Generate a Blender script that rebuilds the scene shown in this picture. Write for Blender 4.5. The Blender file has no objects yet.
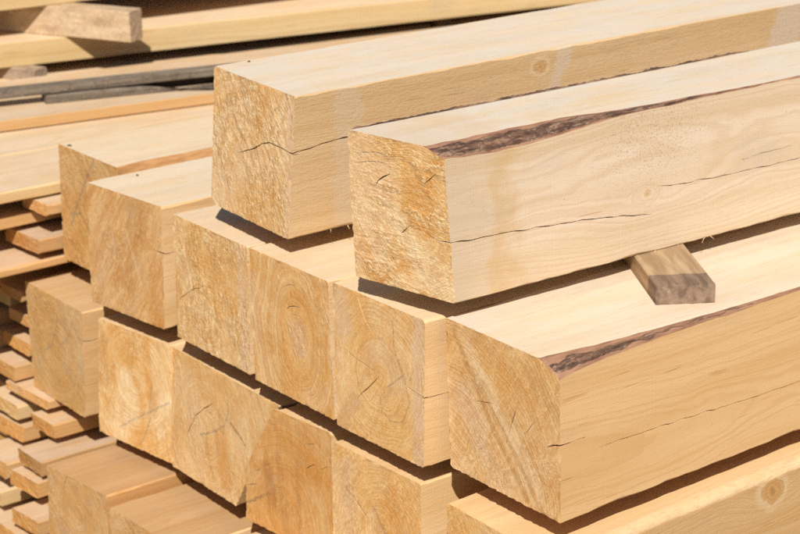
import bpy, bmesh, math, random
import numpy as np
from mathutils import Vector, Matrix, noise

S = bpy.context.scene
COL = S.collection
random.seed(7)

# ------------------------------------------------------------------ camera
FWD = Vector((0.60570, 0.73154, -0.31300)).normalized()
RIGHT = Vector((0.77026, -0.63774, 0.0)).normalized()
FWD = Vector((0.63774, 0.77026, 0.0)) * math.cos(0.318346) + Vector((0, 0, -math.sin(0.318346)))
UP = RIGHT.cross(FWD)
cd = bpy.data.cameras.new('camera')
cam = bpy.data.objects.new('camera', cd)
COL.objects.link(cam)
m = Matrix((RIGHT, UP, -FWD)).transposed().to_4x4()
m.translation = Vector((-1.73215, -1.78144, 1.14947))
cam.matrix_world = m
cd.sensor_width = 36.0
cd.lens = 2202.946 / 800 * 36
cd.clip_start = 0.05
cd.clip_end = 400
cd.dof.use_dof = True
cd.dof.focus_distance = 2.72
cd.dof.aperture_fstop = 10.0
S.camera = cam

# ------------------------------------------------------------------ world, sun, exposure
SUN_EL = math.radians(46)
TRAVEL = math.radians(47)                      # heading in which the sunlight travels (from +X towards +Y)
w = bpy.data.worlds.new('World')
S.world = w
w.use_nodes = True
nt = w.node_tree
bg = nt.nodes['Background']
sky = nt.nodes.new('ShaderNodeTexSky')
sky.sky_type = 'NISHITA'
sky.sun_disc = False
sky.sun_elevation = SUN_EL
# sun stands towards (-cos TRAVEL, -sin TRAVEL); Blender's rotation is measured from +Y clockwise
sky.sun_rotation = math.atan2(-math.cos(TRAVEL), -math.sin(TRAVEL))
nt.links.new(sky.outputs[0], bg.inputs[0])
bg.inputs[1].default_value = 0.05
sd = bpy.data.lights.new('sun', 'SUN')
sd.energy = 4.6
sd.angle = math.radians(0.53)
sd.color = (1.0, 0.955, 0.885)
sun = bpy.data.objects.new('sun', sd)
COL.objects.link(sun)
dirv = Vector((math.cos(SUN_EL) * math.cos(TRAVEL), math.cos(SUN_EL) * math.sin(TRAVEL), -math.sin(SUN_EL)))
sun.rotation_euler = dirv.to_track_quat('-Z', 'Y').to_euler()
sun.location = (-3, -5, 6)
S.cycles.use_denoising = False                   # keep the fine grain of the sawn wood crisp
S.view_settings.view_transform = 'Standard'
S.view_settings.look = 'None'
S.view_settings.gamma = 1.0
S.view_settings.use_curve_mapping = False
S.view_settings.exposure = 0.29


# ------------------------------------------------------------------ node helpers
class NT:
    def __init__(self, name):
        self.m = bpy.data.materials.new(name)
        self.m.use_nodes = True
        self.t = self.m.node_tree
        self.b = self.t.nodes['Principled BSDF']
        tc = self.t.nodes.new('ShaderNodeTexCoord')
        self.obj = tc.outputs['Object']

    def put(self, sock, v):
        if isinstance(v, bpy.types.NodeSocket):
            self.t.links.new(v, sock)
        elif v is not None:
            sock.default_value = v

    def math(self, op, a, b=None, c=None, clamp=False):
        n = self.t.nodes.new('ShaderNodeMath')
        n.operation = op
        n.use_clamp = clamp
        for s, v in zip(n.inputs, (a, b, c)):
            self.put(s, v)
        return n.outputs[0]

    def vmath(self, op, a, b=None):
        n = self.t.nodes.new('ShaderNodeVectorMath')
        n.operation = op
        self.put(n.inputs[0], a)
        self.put(n.inputs[1], b)
        return n.outputs['Value'] if op in ('LENGTH', 'DOT_PRODUCT') else n.outputs[0]

    def noise(self, vec, scale=1.0, detail=2.0, rough=0.5, color=False, dim='3D', wv=None):
        n = self.t.nodes.new('ShaderNodeTexNoise')
        n.noise_dimensions = dim
        if vec is not None:
            self.put(n.inputs['Vector'], vec)
        if wv is not None:
            self.put(n.inputs['W'], wv)
        n.inputs['Scale'].default_value = scale
        n.inputs['Detail'].default_value = detail
        n.inputs['Roughness'].default_value = rough
        return n.outputs['Color' if color else 'Fac']

    def vor(self, vec, scale=1.0, feature='F1', out='Distance'):
        n = self.t.nodes.new('ShaderNodeTexVoronoi')
        n.feature = feature
        self.put(n.inputs['Vector'], vec)
        n.inputs['Scale'].default_value = scale
        return n.outputs[out]

    def step(self, v, lo, hi, a=0.0, b=1.0):
        n = self.t.nodes.new('ShaderNodeMapRange')
        n.interpolation_type = 'SMOOTHSTEP'
        self.put(n.inputs[0], v)
        for i, q in enumerate((lo, hi, a, b)):
            n.inputs[i + 1].default_value = q
        return n.outputs[0]

    def mix(self, f, a, b, mode='MIX'):
        n = self.t.nodes.new('ShaderNodeMix')
        n.data_type = 'RGBA'
        n.blend_type = mode
        self.put(n.inputs[0], f)
        for s, v in ((n.inputs[6], a), (n.inputs[7], b)):
            self.put(s, (*v, 1) if isinstance(v, tuple) and len(v) == 3 else v)
        return n.outputs[2]

    def xyz(self, v):
        n = self.t.nodes.new('ShaderNodeSeparateXYZ')
        self.put(n.inputs[0], v)
        return n.outputs

    def comb(self, x, y, z):
        n = self.t.nodes.new('ShaderNodeCombineXYZ')
        for s, v in zip(n.inputs, (x, y, z)):
            self.put(s, v)
        return n.outputs[0]

    def bump(self, h, dist, strength=1.0, normal=None):
        n = self.t.nodes.new('ShaderNodeBump')
        n.inputs['Strength'].default_value = strength
        n.inputs['Distance'].default_value = dist
        self.put(n.inputs['Height'], h)
        if normal is not None:
            self.put(n.inputs['Normal'], normal)
        return n.outputs[0]

    def finish(self, col, rough, normal=None, spec=0.35):
        self.put(self.b.inputs['Base Color'], col)
        self.put(self.b.inputs['Roughness'], rough)
        self.b.inputs['Specular IOR Level'].default_value = spec
        if normal is not None:
            self.put(self.b.inputs['Normal'], normal)
        return self.m


def off(N, seed):
    """object coordinates moved to a spot of the noise no other piece uses"""
    return N.vmath('ADD', N.obj, (seed * 3.17, seed * 1.73, seed * 2.41))


def rings(N, pith, seed, ringw, wander, knots=()):
    """year rings round the pith line, wandering along the length; returns (latewood 0..1, ring height, radius)"""
    q = off(N, seed)
    n1 = N.noise(N.vmath('MULTIPLY', q, (1.3, 5, 5)), 1.0, 2.0, 0.5, color=True)
    n1 = N.vmath('MULTIPLY', N.vmath('SUBTRACT', n1, (0.5, 0.5, 0.5)), (0, wander, wander))
    n2 = N.noise(N.vmath('MULTIPLY', q, (9, 30, 30)), 1.0, 2.0, 0.5, color=True)
    n2 = N.vmath('MULTIPLY', N.vmath('SUBTRACT', n2, (0.5, 0.5, 0.5)), (0, 0.006, 0.006))
    p = N.vmath('ADD', N.vmath('ADD', N.obj, n1), n2)
    o = N.xyz(p)
    r = N.vmath('LENGTH', N.comb(0.0, N.math('SUBTRACT', o[1], pith[0]), N.math('SUBTRACT', o[2], pith[1])))
    for kx, ky, kz, kr in knots:                       # grain swells round a knot
        d = N.vmath('LENGTH', N.vmath('MULTIPLY', N.vmath('SUBTRACT', N.obj, (kx, ky, kz)), (0.55, 1, 1)))
        r = N.math('ADD', r, N.step(d, 0.0, kr * 3.5, 0.020, 0.0))
    u = N.math('DIVIDE', r, ringw)
    u = N.math('ADD', u, N.math('MULTIPLY', N.noise(None, 0.9, 2.0, 0.6, dim='1D', wv=N.math('ADD', u, seed * 7.0)), 2.2))
    f = N.math('FRACT', u)
    late = N.math('MULTIPLY', N.step(f, 0.25, 0.86), N.step(f, 0.88, 1.0, 1.0, 0.0))
    amp = N.noise(None, 0.35, 1.0, 0.5, dim='1D', wv=N.math('ADD', u, seed * 5.0))
    late = N.math('MULTIPLY', late, N.step(amp, 0.3, 0.7, 0.35, 1.0))
    return late, r


def seg_mask(N, ycoord, zcoord, pts, width):
    """1 along a drawn polyline in the end-grain plane"""
    best = None
    for (y0, z0), (y1, z1) in zip(pts[:-1], pts[1:]):
        dy, dz = y1 - y0, z1 - z0
        L2 = dy * dy + dz * dz
        py = N.math('SUBTRACT', ycoord, y0)
        pz = N.math('SUBTRACT', zcoord, z0)
        t = N.math('DIVIDE', N.math('ADD', N.math('MULTIPLY', py, dy), N.math('MULTIPLY', pz, dz)), L2, clamp=True)
        ey = N.math('SUBTRACT', py, N.math('MULTIPLY', t, dy))
        ez = N.math('SUBTRACT', pz, N.math('MULTIPLY', t, dz))
        d = N.vmath('LENGTH', N.comb(0.0, ey, ez))
        best = d if best is None else N.math('MINIMUM', best, d)
    return N.step(best, width * 0.35, width, 1.0, 0.0)


PALE = (0.69, 0.515, 0.315)
LATE = (0.55, 0.330, 0.140)


def mul(c, k):
    return tuple(min(0.9, a * b) for a, b in zip(c, k if isinstance(k, tuple) else (k, k, k)))


def sawn_face(name, pith, seed, tint=(1, 1, 1), contrast=0.6, ringw=0.005, wander=0.05, fuzz=0.5, sawlines=0.4,
              saw_axis='x', knots=(), bands=(), specks=None, bleach=0.0, stain_end=0.0, rough=0.62):
    """rip-sawn long-grain face of fresh pine"""
    N = NT(name)
    late, r = rings(N, pith, seed, ringw, wander, knots)
    q = off(N, seed)
    o = N.xyz(N.obj)
    early, dark = mul(PALE, tint), mul(LATE, tint)
    streak = N.noise(N.vmath('MULTIPLY', q, (1.2, 26, 26)), 1.0, 4.0, 0.6)
    blot = N.noise(N.vmath('MULTIPLY', q, (3.5, 9, 9)), 1.0, 4.0, 0.55)
    fibre = N.noise(N.vmath('MULTIPLY', q, (55, 700, 700)), 1.0, 3.0, 0.6)
    c = N.mix(N.step(streak, 0.32, 0.72), mul(early, (1.05, 1.06, 1.09)), mul(early, (0.93, 0.88, 0.79)))
    c = N.mix(N.math('MULTIPLY', late, contrast), c, dark)
    c = N.mix(N.math('MULTIPLY', N.step(blot, 0.55, 0.8), 0.30), c, mul(early, (0.90, 0.76, 0.56)))
    c = N.mix(N.math('MULTIPLY', N.step(fibre, 0.52, 0.78), 0.36 + 0.2 * fuzz), c, mul(early, (0.80, 0.70, 0.55)))
    dz = N.noise(N.vmath('MULTIPLY', q, (6, 13, 13)), 1.0, 6.0, 0.7)
    c = N.mix(N.math('MULTIPLY', N.step(dz, 0.53, 0.70), 0.34), c, mul((0.50, 0.40, 0.29), tint))
    # short darker resin and torn-grain flecks
    fl = N.noise(N.vmath('MULTIPLY', q, (11, 190, 190)), 1.0, 2.0, 0.5)
    flk = N.step(fl, 0.665, 0.76)
    c = N.mix(N.math('MULTIPLY', flk, 0.45), c, mul(dark, (0.9, 0.8, 0.7)))
    if bleach:
        bl = N.noise(N.vmath('MULTIPLY', q, (7, 24, 24)), 1.0, 6.0, 0.68)
        c = N.mix(N.math('MULTIPLY', N.step(bl, 0.22, 0.72), bleach), c, (0.66, 0.585, 0.49))
        gr = N.noise(N.vmath('MULTIPLY', q, (16, 85, 85)), 1.0, 6.0, 0.7)
        c = N.mix(N.math('MULTIPLY', N.step(gr, 0.55, 0.72), 0.42), c, (0.45, 0.37, 0.28))
    if stain_end:
        e = N.math('ADD', o[0], N.math('MULTIPLY', N.math('SUBTRACT', N.noise(q, 20, 4.0, 0.6), 0.4), 0.13))
        c = N.mix(N.math('MULTIPLY', N.step(e, 0.03, 0.10, 1.0, 0.0), stain_end * 0.8), c, (0.56, 0.42, 0.275))
        c = N.mix(N.math('MULTIPLY', N.math('MULTIPLY', N.step(e, 0.05, 0.085), N.step(e, 0.085, 0.14, 1.0, 0.0)), stain_end * 0.7), c, (0.55, 0.34, 0.14))
    for bx, bw, sl, k in bands:                        # pale stripe left by a batten
        e = N.math('SUBTRACT', N.math('ADD', o[0], N.math('MULTIPLY', o[2], sl)), bx)
        e = N.math('ADD', e, N.math('MULTIPLY', N.math('SUBTRACT', N.noise(q, 60, 3.0, 0.7), 0.5), 0.05))
        msk = N.step(N.math('ABSOLUTE', e), bw * 0.6, bw, 1.0, 0.0)
        msk = N.math('MULTIPLY', msk, N.step(N.noise(q, 300, 3.0, 0.7), 0.3, 0.55, 0.45, 1.0))
        c = N.mix(N.math('MULTIPLY', msk, k), c, (0.60, 0.50, 0.39))
    for kx, ky, kz, kr in knots:
        v = N.vmath('SUBTRACT', N.obj, (kx, ky, kz))
        v = N.vmath('ADD', v, N.vmath('MULTIPLY', N.vmath('SUBTRACT', N.noise(q, 48, 4.0, color=True), (0.5, 0.5, 0.5)), (kr * 1.1, kr * 1.1, kr * 1.1)))
        d = N.math('DIVIDE', N.vmath('LENGTH', N.vmath('MULTIPLY', v, (0.8, 1, 1))), kr)
        rg = N.math('SINE', N.math('MULTIPLY', d, 17.0))
        kc = N.mix(N.step(rg, -1, 1), mul(dark, (1.0, 0.92, 0.85)), mul(early, (0.90, 0.78, 0.60)))
        c = N.mix(N.math('MULTIPLY', N.step(d, 0.80, 1.05, 1.0, 0.0), 0.72), c, kc)
        rimk = N.math('MULTIPLY', N.step(d, 0.86, 0.97), N.step(d, 1.0, 1.12, 1.0, 0.0))
        c = N.mix(N.math('MULTIPLY', rimk, N.step(N.noise(q, 200, 2.0), 0.35, 0.6, 0.1, 0.6)), c, mul(dark, 0.75))
        c = N.mix(N.step(d, 0.10, 0.32, 0.6, 0.0), c, mul(dark, 0.6))
        halo = N.math('MULTIPLY', N.step(d, 0.9, 1.1), N.step(d, 1.25, 1.75, 1.0, 0.0))
        c = N.mix(N.math('MULTIPLY', halo, 0.32), c, (0.74, 0.57, 0.35))
    if specks:
        sx, sz, sr = specks
        dd = N.vmath('LENGTH', N.vmath('MULTIPLY', N.vmath('SUBTRACT', N.obj, (sx, 0, sz)), (0.75, 0, 1)))
        zone = N.step(dd, sr * 0.15, sr, 1.0, 0.0)
        sp = N.noise(q, 330, 4.0, 0.7)
        sm = N.math('MULTIPLY', N.step(N.math('ADD', sp, N.math('MULTIPLY', zone, 0.11)), 0.64, 0.74), zone)
        c = N.mix(N.math('MULTIPLY', sm, 0.60), c, (0.27, 0.17, 0.10))
        sp2 = N.noise(q, 95, 2.0, 0.5)
        sm2 = N.math('MULTIPLY', N.step(sp2, 0.58, 0.72), zone)
        c = N.mix(N.math('MULTIPLY', sm2, 0.30), c, (0.47, 0.32, 0.18))
    # sawdust grains and dirt
    sdn = N.noise(q, 260, 1.0, 0.5)
    c = N.mix(N.math('MULTIPLY', N.step(sdn, 0.76, 0.80), 0.55), c, (0.30, 0.20, 0.11))
    # relief: fuzzy fibres, torn flecks and bandsaw marks across the face
    jig = N.noise(q, 30, 2.0)
    line = N.noise(None, 420 if saw_axis == 'x' else 300, 2.0, 0.6, dim='1D',
                   wv=N.math('ADD', N.math('ADD', o[0], N.math('MULTIPLY', o[2], 0.06)), N.math('MULTIPLY', jig, 0.004)))
    h = N.math('ADD', N.math('MULTIPLY', fibre, 0.6 * fuzz), N.math('MULTIPLY', line, 0.55 * sawlines))
    tuft = N.noise(N.vmath('MULTIPLY', q, (120, 560, 480)), 1.0, 4.0, 0.65)
    h = N.math('ADD', h, N.math('MULTIPLY', tuft, fuzz))
    h = N.math('SUBTRACT', h, N.math('MULTIPLY', flk, 0.25))
    h = N.math('ADD', h, N.math('MULTIPLY', late, 0.10))
    nrm = N.bump(h, 0.0012, 0.65)
    lc = N.step(line, 0.55, 0.75)
    c = N.mix(N.math('MULTIPLY', lc, 0.16 * sawlines), c, mul(early, (1.12, 1.12, 1.15)))
    return N.finish(c, N.step(fibre, 0.2, 0.8, rough - 0.08, rough + 0.12), nrm, 0.35)


PEACH, ORNG, BRWN, WHT, PINK = (0.76, 0.56, 0.35), (0.60, 0.280, 0.065), (0.44, 0.225, 0.080), (0.83, 0.68, 0.45), (0.66, 0.475, 0.335)


def end_face(name, pith, seed, tint=(1, 1, 1), angle=0.9, resin=0.5, contrast=0.5, ringw=0.0045, rough_amp=0.6, marks=(),
             grey=0.25, streaks=0.4, ell=1.0, bands=(), zones=0.35):
    """chainsawn end grain: torn fibres in patches, saw scores, rings, heartwood and resin"""
    N = NT(name)
    q = off(N, seed)
    o = N.xyz(N.obj)
    qo = N.xyz(q)
    # year rings across the cut
    wv = N.vmath('MULTIPLY', N.vmath('SUBTRACT', N.noise(q, 14, 3.0, color=True), (0.5, 0.5, 0.5)), (0, 0.030, 0.030))
    ow = N.xyz(N.vmath('ADD', N.obj, wv))
    r = N.vmath('LENGTH', N.comb(0.0, N.math('SUBTRACT', ow[1], pith[0]), N.math('MULTIPLY', N.math('SUBTRACT', ow[2], pith[1]), ell)))
    u = N.math('ADD', N.math('DIVIDE', r, ringw), N.math('MULTIPLY', N.noise(None, 120, 2.0, 0.6, dim='1D', wv=N.math('ADD', r, seed)), 3.0))
    f = N.math('FRACT', u)
    late = N.math('MULTIPLY', N.step(f, 0.2, 0.85), N.step(f, 0.87, 1.0, 1.0, 0.0))
    late = N.math('MULTIPLY', late, N.step(N.noise(q, 22, 3.0), 0.32, 0.55, 0.25, 1.0))
    broadring = N.noise(None, 38, 2.0, 0.5, dim='1D', wv=N.math('ADD', r, seed * 3.0))
    ca, sa = math.cos(angle), math.sin(angle)
    along = N.math('ADD', N.math('MULTIPLY', qo[1], ca), N.math('MULTIPLY', qo[2], sa))
    across = N.math('SUBTRACT', N.math('MULTIPLY', qo[2], ca), N.math('MULTIPLY', qo[1], sa))
    ac2 = N.math('ADD', across, N.math('MULTIPLY', N.noise(q, 13, 2.0, 0.5), 0.030))
    score = N.noise(N.comb(N.math('MULTIPLY', along, 30.0), N.math('MULTIPLY', ac2, 330.0), qo[0]), 1.0, 3.0, 0.6)
    broad = N.noise(N.comb(N.math('MULTIPLY', along, 7.0), N.math('MULTIPLY', ac2, 70.0), qo[0]), 1.0, 3.0, 0.55)
    torn = N.noise(N.comb(N.math('MULTIPLY', along, 225.0), N.math('MULTIPLY', across, 265.0), qo[0]), 1.0, 5.0, 0.68)
    fleck = N.noise(N.comb(N.math('MULTIPLY', across, 300.0), N.math('MULTIPLY', along, 340.0), 3.7), 1.0, 3.0, 0.65)
    grit = N.noise(q, 480, 3.0, 0.65)
    # torn fibre bundles standing up like small grains
    gq = N.vmath('ADD', N.comb(N.math('MULTIPLY', along, 0.62), across, N.math('MULTIPLY', qo[0], 0.3)),
                 N.vmath('MULTIPLY', N.noise(q, 170, 3.0, 0.6, color=True), (0.007, 0.007, 0.0)))
    gd = N.vor(gq, 270)
    gcell = N.xyz(N.vor(gq, 270, 'F1', 'Color'))[0]
    patch = N.math('ADD', N.math('MULTIPLY', N.noise(q, 15, 3.0, 0.55), 0.75), N.math('MULTIPLY', broad, 0.25))
    ra = min(1.0, 0.30 + 0.5 * rough_amp)
    rz = N.step(patch, 0.56 - 0.10 * rough_amp, 0.66 - 0.10 * rough_amp, 0.45, 1.0)   # where the fibres are torn
    rza = N.math('MULTIPLY', rz, ra)
    blot = N.noise(q, 24, 5.0, 0.62)
    blot2 = N.noise(q, 8, 3.0, 0.5)
    base = mul((0.72, 0.465, 0.205), tint)
    pale = mul((0.78, 0.575, 0.330), tint)
    oran = mul((0.60, 0.305, 0.080), tint)
    dark = mul((0.42, 0.215, 0.075), tint)
    c = N.mix(N.step(blot2, 0.40, 0.60), pale, base)
    c = N.mix(N.math('MULTIPLY', N.step(broadring, 0.46, 0.62), zones), c, mul(oran, (1.1, 1.15, 1.2)))
    c = N.mix(N.math('MULTIPLY', N.step(blot, 0.48, 0.66), resin), c, oran)
    for pts, width, colr, k in bands:
        wob = N.vmath('MULTIPLY', N.vmath('SUBTRACT', N.noise(q, 42, 3.0, color=True), (0.5, 0.5, 0.5)), (0, width * 0.9, width * 0.9))
        ob = N.xyz(N.vmath('ADD', N.obj, wob))
        msk = seg_mask(N, ob[1], ob[2], pts, width * 1.25)
        msk = N.math('MULTIPLY', msk, N.step(N.noise(q, 90, 4.0, 0.65), 0.25, 0.60, 0.45, 1.0))
        c = N.mix(N.math('MULTIPLY', msk, k), c, mul(colr, tint))
    c = N.mix(N.math('MULTIPLY', late, contrast * 0.75), c, mul(dark, (1.2, 1.15, 1.05)))
    c = N.mix(N.math('MULTIPLY', N.step(broad, 0.50, 0.64), streaks * 0.55), c, mul(dark, (1.3, 1.25, 1.2)))
    c = N.mix(N.math('MULTIPLY', N.step(score, 0.57, 0.70), streaks * 0.9), c, mul(dark, 1.1))
    c = N.mix(N.math('MULTIPLY', N.step(score, 0.34, 0.44, 1.0, 0.0), streaks * 0.5), c, mul(pale, (1.1, 1.12, 1.15)))
    c = N.mix(N.math('MULTIPLY', N.step(torn, 0.30, 0.44, 1.0, 0.0), N.math('MULTIPLY', rza, 0.62)), c, mul(dark, 1.1))
    c = N.mix(N.math('MULTIPLY', N.step(torn, 0.53, 0.66), N.math('MULTIPLY', rza, 0.60)), c, mul(pale, (1.10, 1.13, 1.16)))
    c = N.mix(N.math('MULTIPLY', N.step(fleck, 0.60, 0.70), N.math('MULTIPLY', rza, 0.70)), c, mul(pale, (1.15, 1.24, 1.40)))
    c = N.mix(N.math('MULTIPLY', N.step(gcell, 0.62, 0.85), N.math('MULTIPLY', rza, 0.55)), c, mul(pale, (1.14, 1.20, 1.28)))
    c = N.mix(N.math('MULTIPLY', N.step(gcell, 0.34, 0.12), N.math('MULTIPLY', rza, 0.55)), c, mul(oran, (0.85, 0.80, 0.8)))
    c = N.mix(N.math('MULTIPLY', N.step(gd, 0.50, 0.85), N.math('MULTIPLY', rza, 0.45)), c, dark)
    c = N.mix(N.math('MULTIPLY', N.step(grit, 0.55, 0.66), 0.42), c, mul(dark, 1.1))
    c = N.mix(N.math('MULTIPLY', N.step(grit, 0.44, 0.34), 0.35), c, mul(pale, (1.12, 1.18, 1.28)))
    g = N.noise(q, 26, 4.0, 0.6)
    c = N.mix(N.math('MULTIPLY', N.step(g, 0.50, 0.70), grey), c, mul((0.53, 0.39, 0.275), tint))
    for pts, width, colr, k in marks:
        wob = N.vmath('MULTIPLY', N.vmath('SUBTRACT', N.noise(q, 110, 2.0, color=True), (0.5, 0.5, 0.5)), (0, 0.006, 0.006))
        om = N.xyz(N.vmath('ADD', N.obj, wob))
        msk = seg_mask(N, om[1], om[2], pts, width * 0.8)
        msk = N.math('MULTIPLY', msk, N.step(N.noise(q, 260, 3.0, 0.7), 0.36, 0.60, 0.1, 1.0))
        c = N.mix(N.math('MULTIPLY', msk, k), c, colr)
    hr = N.math('ADD', N.math('ADD', N.math('MULTIPLY', torn, 0.7), N.math('MULTIPLY', fleck, 0.4)), N.math('MULTIPLY', grit, 0.3))
    hr = N.math('ADD', hr, N.math('MULTIPLY', N.math('MULTIPLY', N.math('SUBTRACT', 1.0, gd), gcell), 0.75))
    h = N.math('MULTIPLY', hr, N.math('MULTIPLY', rz, 0.95 * rough_amp))
    h = N.math('ADD', h, N.math('MULTIPLY', score, 0.28 * (0.4 + streaks)))
    h = N.math('ADD', h, N.math('MULTIPLY', broad, 0.22))
    h = N.math('ADD', h, N.math('MULTIPLY', late, 0.12))
    h = N.math('ADD', h, N.math('MULTIPLY', grit, 0.12))
    nrm = N.bump(h, 0.0019, 0.8)
    return N.finish(c, 1.0, nrm, 0.03)


def wane_mat(name, a, b, seed):
    """bare rounded edge under the bark: reddish bast and cambium"""
    N = NT(name)
    q = off(N, seed)
    n = N.noise(N.vmath('MULTIPLY', q, (18, 110, 110)), 1.0, 4.0, 0.6)
    n2 = N.noise(N.vmath('MULTIPLY', q, (60, 260, 260)), 1.0, 3.0, 0.6)
    c = N.mix(N.step(n, 0.35, 0.68), a, b)
    c = N.mix(N.math('MULTIPLY', N.step(n2, 0.5, 0.7), 0.4), c, mul(a, 0.55))
    return N.finish(c, 0.7, N.bump(N.math('ADD', n, n2), 0.002, 0.6))


def bark_mat():
    N = NT('bark')
    q = N.obj
    n = N.noise(N.vmath('MULTIPLY', q, (26, 150, 150)), 1.0, 5.0, 0.62)
    wq = N.vmath('ADD', N.vmath('MULTIPLY', q, (0.28, 1, 1)), N.vmath('MULTIPLY', N.noise(q, 90, 3.0, color=True), (0.010, 0.010, 0.010)))
    v = N.xyz(N.vor(wq, 210, 'F1', 'Color'))[0]
    ed = N.vor(wq, 210, 'DISTANCE_TO_EDGE')
    c = N.mix(N.step(n, 0.36, 0.64), (0.080, 0.041, 0.024), (0.225, 0.115, 0.066))
    c = N.mix(N.math('MULTIPLY', N.step(v, 0.60, 0.85), N.step(n, 0.40, 0.58, 0.0, 0.55)), c, (0.34, 0.235, 0.155))
    c = N.mix(N.math('MULTIPLY', N.step(v, 0.35, 0.15), 0.4), c, (0.045, 0.025, 0.020))
    n2 = N.noise(q, 420, 3.0, 0.6)
    c = N.mix(N.math('MULTIPLY', N.step(n2, 0.55, 0.70), 0.25), c, (0.36, 0.21, 0.14))
    h = N.math('ADD', N.math('MULTIPLY', n, 1.2), N.math('MULTIPLY', n2, 0.25))
    h = N.math('ADD', h, N.math('MULTIPLY', N.step(ed, 0.0, 0.12), 0.25))
    return N.finish(c, N.step(n, 0.3, 0.7, 0.40, 0.7), N.bump(h, 0.0018, 0.8), 0.5)


def weathered(name, a, b, seed=0, grain=(3, 90, 90), spot=0.4):
    N = NT(name)
    q = off(N, seed)
    n = N.noise(N.vmath('MULTIPLY', q, grain), 1.0, 5.0, 0.62)
    n2 = N.noise(q, 38, 4.0, 0.6)
    n3 = N.noise(q, 210, 3.0, 0.6)
    c = N.mix(N.step(n, 0.34, 0.68), a, b)
    c = N.mix(N.math('MULTIPLY', N.step(n2, 0.48, 0.68), spot), c, mul(b, (0.45, 0.42, 0.40)))
    c = N.mix(N.math('MULTIPLY', N.step(n3, 0.55, 0.68), 0.55), c, mul(a, (1.5, 1.5, 1.5)))
    h = N.math('ADD', n, N.math('MULTIPLY', n3, 0.5))
    return N.finish(c, 0.85, N.bump(h, 0.002, 0.7), 0.2)


# ------------------------------------------------------------------ mesh helpers
def tag(o, label, cat, group=None):
    o['label'] = label
    o['category'] = cat
    o['kind'] = 'thing'
    if group:
        o['group'] = group
    return o


def link(name, me, loc=(0, 0, 0), rz=0.0, parent=None, mats=()):
    o = bpy.data.objects.new(name, me)
    COL.objects.link(o)
    if parent is not None:
        o.parent = parent
    else:
        o.location = loc
        o.rotation_euler = (0, 0, rz)
    for mt in mats:
        me.materials.append(mt)
    return o


def smooth(me, deg=28):
    me.polygons.foreach_set('use_smooth', [True] * len(me.polygons))
    me.set_sharp_from_angle(angle=math.radians(deg))


def interp(tab, t):
    if t <= tab[0][0]:
        return tab[0][1]
    for (a, va), (b, vb) in zip(tab[:-1], tab[1:]):
        if t <= b:
            return va + (vb - va) * (t - a) / (b - a)
    return tab[-1][1]


def nz(x, y=0.0, z=0.0):
    return noise.noise(Vector((x, y, z)))


ORDER = ('BR', 'TR', 'TL', 'BL')


class Section:
    """the four-cornered section of one beam and its edges along the length"""
    def __init__(self, corners, chamfer, seed, ragged):
        self.c = {k: np.array(corners[k]) for k in ORDER}
        A = np.array([[1, self.c[k][1], self.c[k][2]] for k in ORDER])
        b = np.array([self.c[k][0] for k in ORDER])
        self.pl = np.linalg.lstsq(A, b, rcond=None)[0]
        self.ch = chamfer
        self.seed = seed
        self.ragged = ragged

    def x0(self, y, z):
        return self.pl[0] + self.pl[1] * y + self.pl[2] * z

    def cut(self, k, t):
        """how far the edge at corner k is cut back along the side before it and the side after it"""
        i = ORDER.index(k)
        j = 0.0010 + self.ragged * (0.0012 * abs(nz(t * 55, i * 7.3, self.seed)) + 0.0016 * max(0, nz(t * 14, i * 3.1 + 5, self.seed)))
        if k in self.ch:
            a, b = self.ch[k]['cut']
            wav = 1 + 0.12 * nz(t * 17, i + 2.0, self.seed) + 0.12 * nz(t * 75, i, self.seed) + 0.07 * nz(t * 210, i, self.seed)
            return max(j, interp(a, t) * wav), max(j, interp(b, t) * wav)
        return j, j

    def loop(self, t, n, m):
        """points round the section at t: list of (y, z), and the slot of the segment that leaves each point"""
        pts, slot = [], []
        for i, k in enumerate(ORDER):
            k2 = ORDER[(i + 1) % 4]
            p, q = self.c[k][1:], self.c[k2][1:]
            d = (q - p) / np.linalg.norm(q - p)
            s = p + d * self.cut(k, t)[1]
            e = q - d * self.cut(k2, t)[0]
            mm = m if k2 in self.ch else 1
            for a in range(n):
                pts.append(s + (e - s) * a / (n - 1))
                slot.append(3 if i == 1 else 0)
            slot[-1] = 2 if k2 in self.ch else 0
            q2 = self.c[ORDER[(i + 2) % 4]][1:]
            d2 = (q2 - q) / np.linalg.norm(q2 - q)
            nx = q + d2 * self.cut(k2, t)[1]
            if mm > 1:
                bul = self.ch[k2].get('bulge', 0.0)
                for a in range(1, mm):
                    f = a / mm
                    pt = e + (nx - e) * f
                    pt = pt + (q - (e + nx) / 2) * bul * 4 * f * (1 - f)
                    pts.append(pt)
                    slot.append(2)
        return pts, slot


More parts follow.
